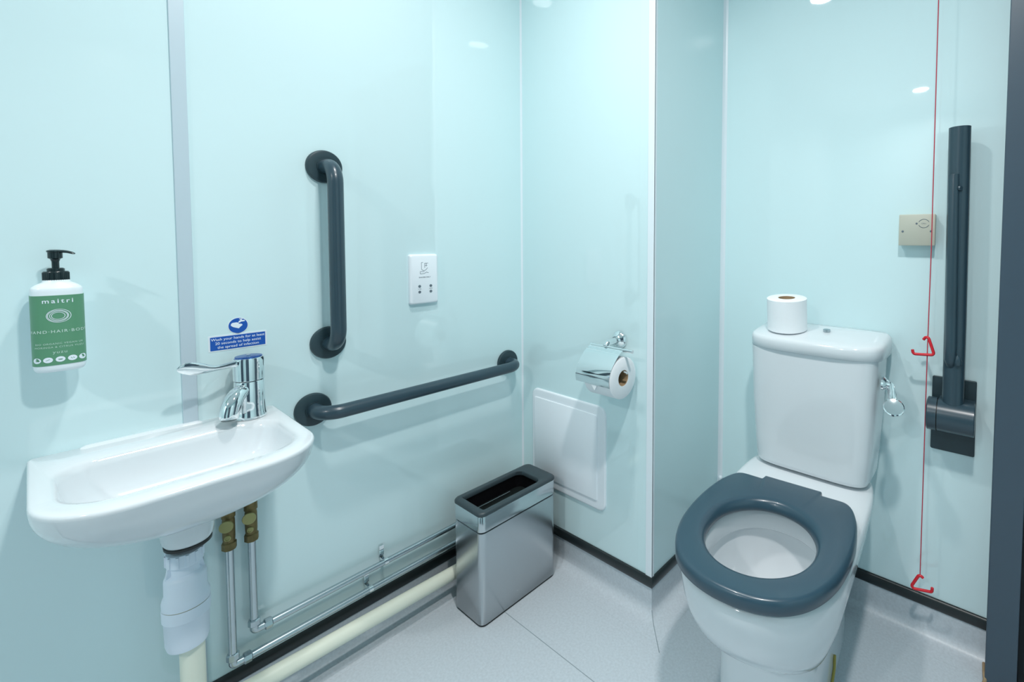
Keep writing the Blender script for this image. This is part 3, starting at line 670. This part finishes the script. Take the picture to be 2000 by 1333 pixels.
obj('lid_stud', lathe(bmesh.new(), [(0.010, 0.845), (0.0105, 0.8555), (0.0085, 0.857), (0.006, 0.8562)], (0.978, 0.332, 0), n=28), M_CHROMEP, lid)
lx = cc+0.184
fb = obj('flush_lever', lathe(bmesh.new(), [(0.019, 0), (0.019, 0.005), (0.0145, 0.010), (0.0105, 0.013), (0.0105, 0.019)], (lx, 0.292, 0.735), (1, 0, 0), n=32), M_CHROME, T)
bm = bmesh.new()
loft(bm, [[Vector((x, y, z)) + Vector((0.0, -0.1, 1)).normalized()*(hh*math.sin(2*PI*k/14)) + Vector((1, -0.4, 0)).normalized()*(ww*math.cos(2*PI*k/14)) for k in range(14)] for x, y, z, ww, hh in ((lx+0.010, 0.290, 0.739, 0.007, 0.011), (lx+0.020, 0.285, 0.734, 0.012, 0.010), (lx+0.026, 0.277, 0.716, 0.012, 0.005), (lx+0.030, 0.266, 0.702, 0.012, 0.004))])
obj('lever_arm', bm, M_CHROME, fb, sharp=60)
bm = lathe(bmesh.new(), [(0.021, -0.003), (0.0245, -0.001), (0.0245, 0.002), (0.022, 0.0035), (0.010, 0.002)], (lx+0.035, 0.250, 0.688), (0.1, -0.70, 0.70), n=36)
obj('lever_paddle', bm, M_CHROME, fb)

# spare roll
T = thing('toilet_roll', 'spare white toilet roll standing on the cistern lid', 'toilet roll', (0.868, 0.315, 0.852))
roll_(T, (0.8675, 0.312, 0.8470), (0.0, -0.10, 1), 0.058, 0.0235, 0.098)

# ------------------------------------------------------------------ emergency plate on the back wall
T = thing('pull_cord_reset_unit', 'beige square emergency call plate on the back wall', 'alarm plate', (1.19, D, 1.15))
ex0, ex1, ez0, ez1 = 1.1475, 1.2335, 1.105, 1.191
bm = loft(bmesh.new(), [[(x, D-h, z) for x, z in rrect(ex0+i, ex1-i, ez0+i, ez1-i, 0.002)] for h, i in ((0, 0.001), (0.024, 0.001), (0.024, 0), (0.030, 0), (0.0312, 0.0015))])
obj('plate', bm, M_BEIGE, T, sharp=40)
for xx in (0.0095, 0.0765):
    obj('screw', lathe(bmesh.new(), [(0.0030, 0), (0.0030, 0.0006), (0.0015, 0.0008)], (ex0+xx, D-0.031, (ez0+ez1)/2-0.004+0.0), (0, -1, 0), n=16), M_GREY, T)
obj('indicator', lathe(bmesh.new(), [(0.0026, 0), (0.0026, 0.0006)], (ex0+0.0425, D-0.031, ez1-0.0255), (0, -1, 0), n=16), M_GREY, T)
bm = bmesh.new()
for a0, a1 in ((20, 160), (200, 340)):
    tube(bm, [(ex0+0.0595+0.0125*math.cos(math.radians(a)), D-0.0314, ez1-0.0255+0.0115*math.sin(math.radians(a))) for a in range(a0, a1+1, 10)], 0.0007, 6)
obj('sounder_ring', bm, M_GREY, T)
text('plate_lettering', 'CALL', 0.0050, M_GREY, T, (ex0+0.0595, D-0.0314, ez1-0.0255), (1, 0, 0), (0, 0, 1), ext=0.0001)

# ------------------------------------------------------------------ emergency pull cord
cy_ = 0.365
T = thing('emergency_pull_cord', 'red emergency pull cord with two triangular handles right of the toilet', 'pull cord', (1.229, cy_, 0.13))
obj('cord', tube(bmesh.new(), [(1.2260, cy_, CEIL), (1.2275, cy_, 1.6), (1.2290, cy_, 1.1), (1.2275, cy_, 0.82), (1.2275, cy_, 0.205)], 0.0012, 8), M_REDC, T)
def pull(pts, R=0.0038):
    obj('triangle_handle', tube(bmesh.new(), bend(pts, 0.006, 5), R, 14), M_RED, T)
pull([(1.2175, cy_+0.004, 0.852), (1.2270, cy_-0.001, 0.867), (1.2440, cy_-0.004, 0.815), (1.1955, cy_-0.004, 0.811), (1.1935, cy_-0.004, 0.823)])
pull([(1.2345, cy_, 0.198), (1.2265, cy_, 0.206), (1.2050, cy_-0.002, 0.158), (1.2560, cy_-0.002, 0.170), (1.2565, cy_-0.002, 0.182)])
# ceiling boss of the cord
obj('ceiling_switch', lathe(bmesh.new(), [(0.04, CEIL), (0.04, CEIL-0.02), (0.02, CEIL-0.03)], (1.226, cy_, 0)), M_WPLAST, T)

# ------------------------------------------------------------------ folded-up hinged support rail
T = thing('folding_support_rail', 'slate blue hinged support rail folded upright on the back wall', 'support rail', (1.285, D, 0.54))
bm = loft(bmesh.new(), [[(x, D-h, z) for x, z in rrect(1.2365, 1.3355, 0.543, 0.746, 0.004)] for h in (0, 0.008)])
obj('wall_plate', bm, M_SLATED, T, bevel=0.001)
hc = (D-0.052, 0.655)
bm = lathe(bmesh.new(), [(0.040, 0.0045), (0.0435, 0.0070), (0.0435, 0.027)], (1.226, hc[0], hc[1]), (1, 0, 0), n=44)
obj('hinge_end_cap', bm, M_SLATE, T)
bm = lathe(bmesh.new(), [(0.0415, 0.0275), (0.0415, 0.029), (0.0430, 0.0292), (0.0430, 0.1075), (0.041, 0.109)], (1.226, hc[0], hc[1]), (1, 0, 0), n=44)
box(bm, 1.256, 1.334, hc[0], D-0.006, hc[1]-0.040, hc[1]+0.040)
obj('hinge_barrel', bm, M_SLATE, T)
obj('hinge_groove', lathe(bmesh.new(), [(0.0415, 0.0265), (0.0415, 0.0295)], (1.226, hc[0], hc[1]), (1, 0, 0), n=44), M_RUBBER, T)
yb = D-0.055
bm = tube(bmesh.new(), [(1.2870, yb, 0.672), (1.2865, yb, 0.9), (1.2820, yb, 1.4095)], 0.024, 32, flat=(0.9, 1.0))
obj('main_bar', bm, M_SLATE, T)
bm = tube(bmesh.new(), [(1.2830, yb-0.002, 0.785), (1.2810, yb-0.014, 0.795), (1.2790, yb-0.022, 0.812), (1.2800, yb-0.020, 0.84), (1.2770, yb-0.019, 1.05), (1.2735, yb-0.017, 1.286), (1.2735, yb-0.017, 1.288)], 0.0125, 20, radii=[0.006, 0.010, 0.0130, 0.0130, 0.0130, 0.0130, 0.0125])
obj('folded_leg', bm, M_SLATE, T, label='narrower leg lying against the bar')
obj('leg_pivot', lathe(bmesh.new(), [(0.006, 0), (0.007, 0.003), (0.005, 0.006)], (1.2860, yb-0.022, 1.252), (0.8, -0.6, 0), n=20), M_SLATE, T)
obj('leg_bumper', lathe(bmesh.new(), [(0.009, 0), (0.010, 0.010), (0.006, 0.020), (0.002, 0.025)], (1.2950, yb-0.018, 0.800), (0, -0.2, 1), n=20), M_SLATE, T)
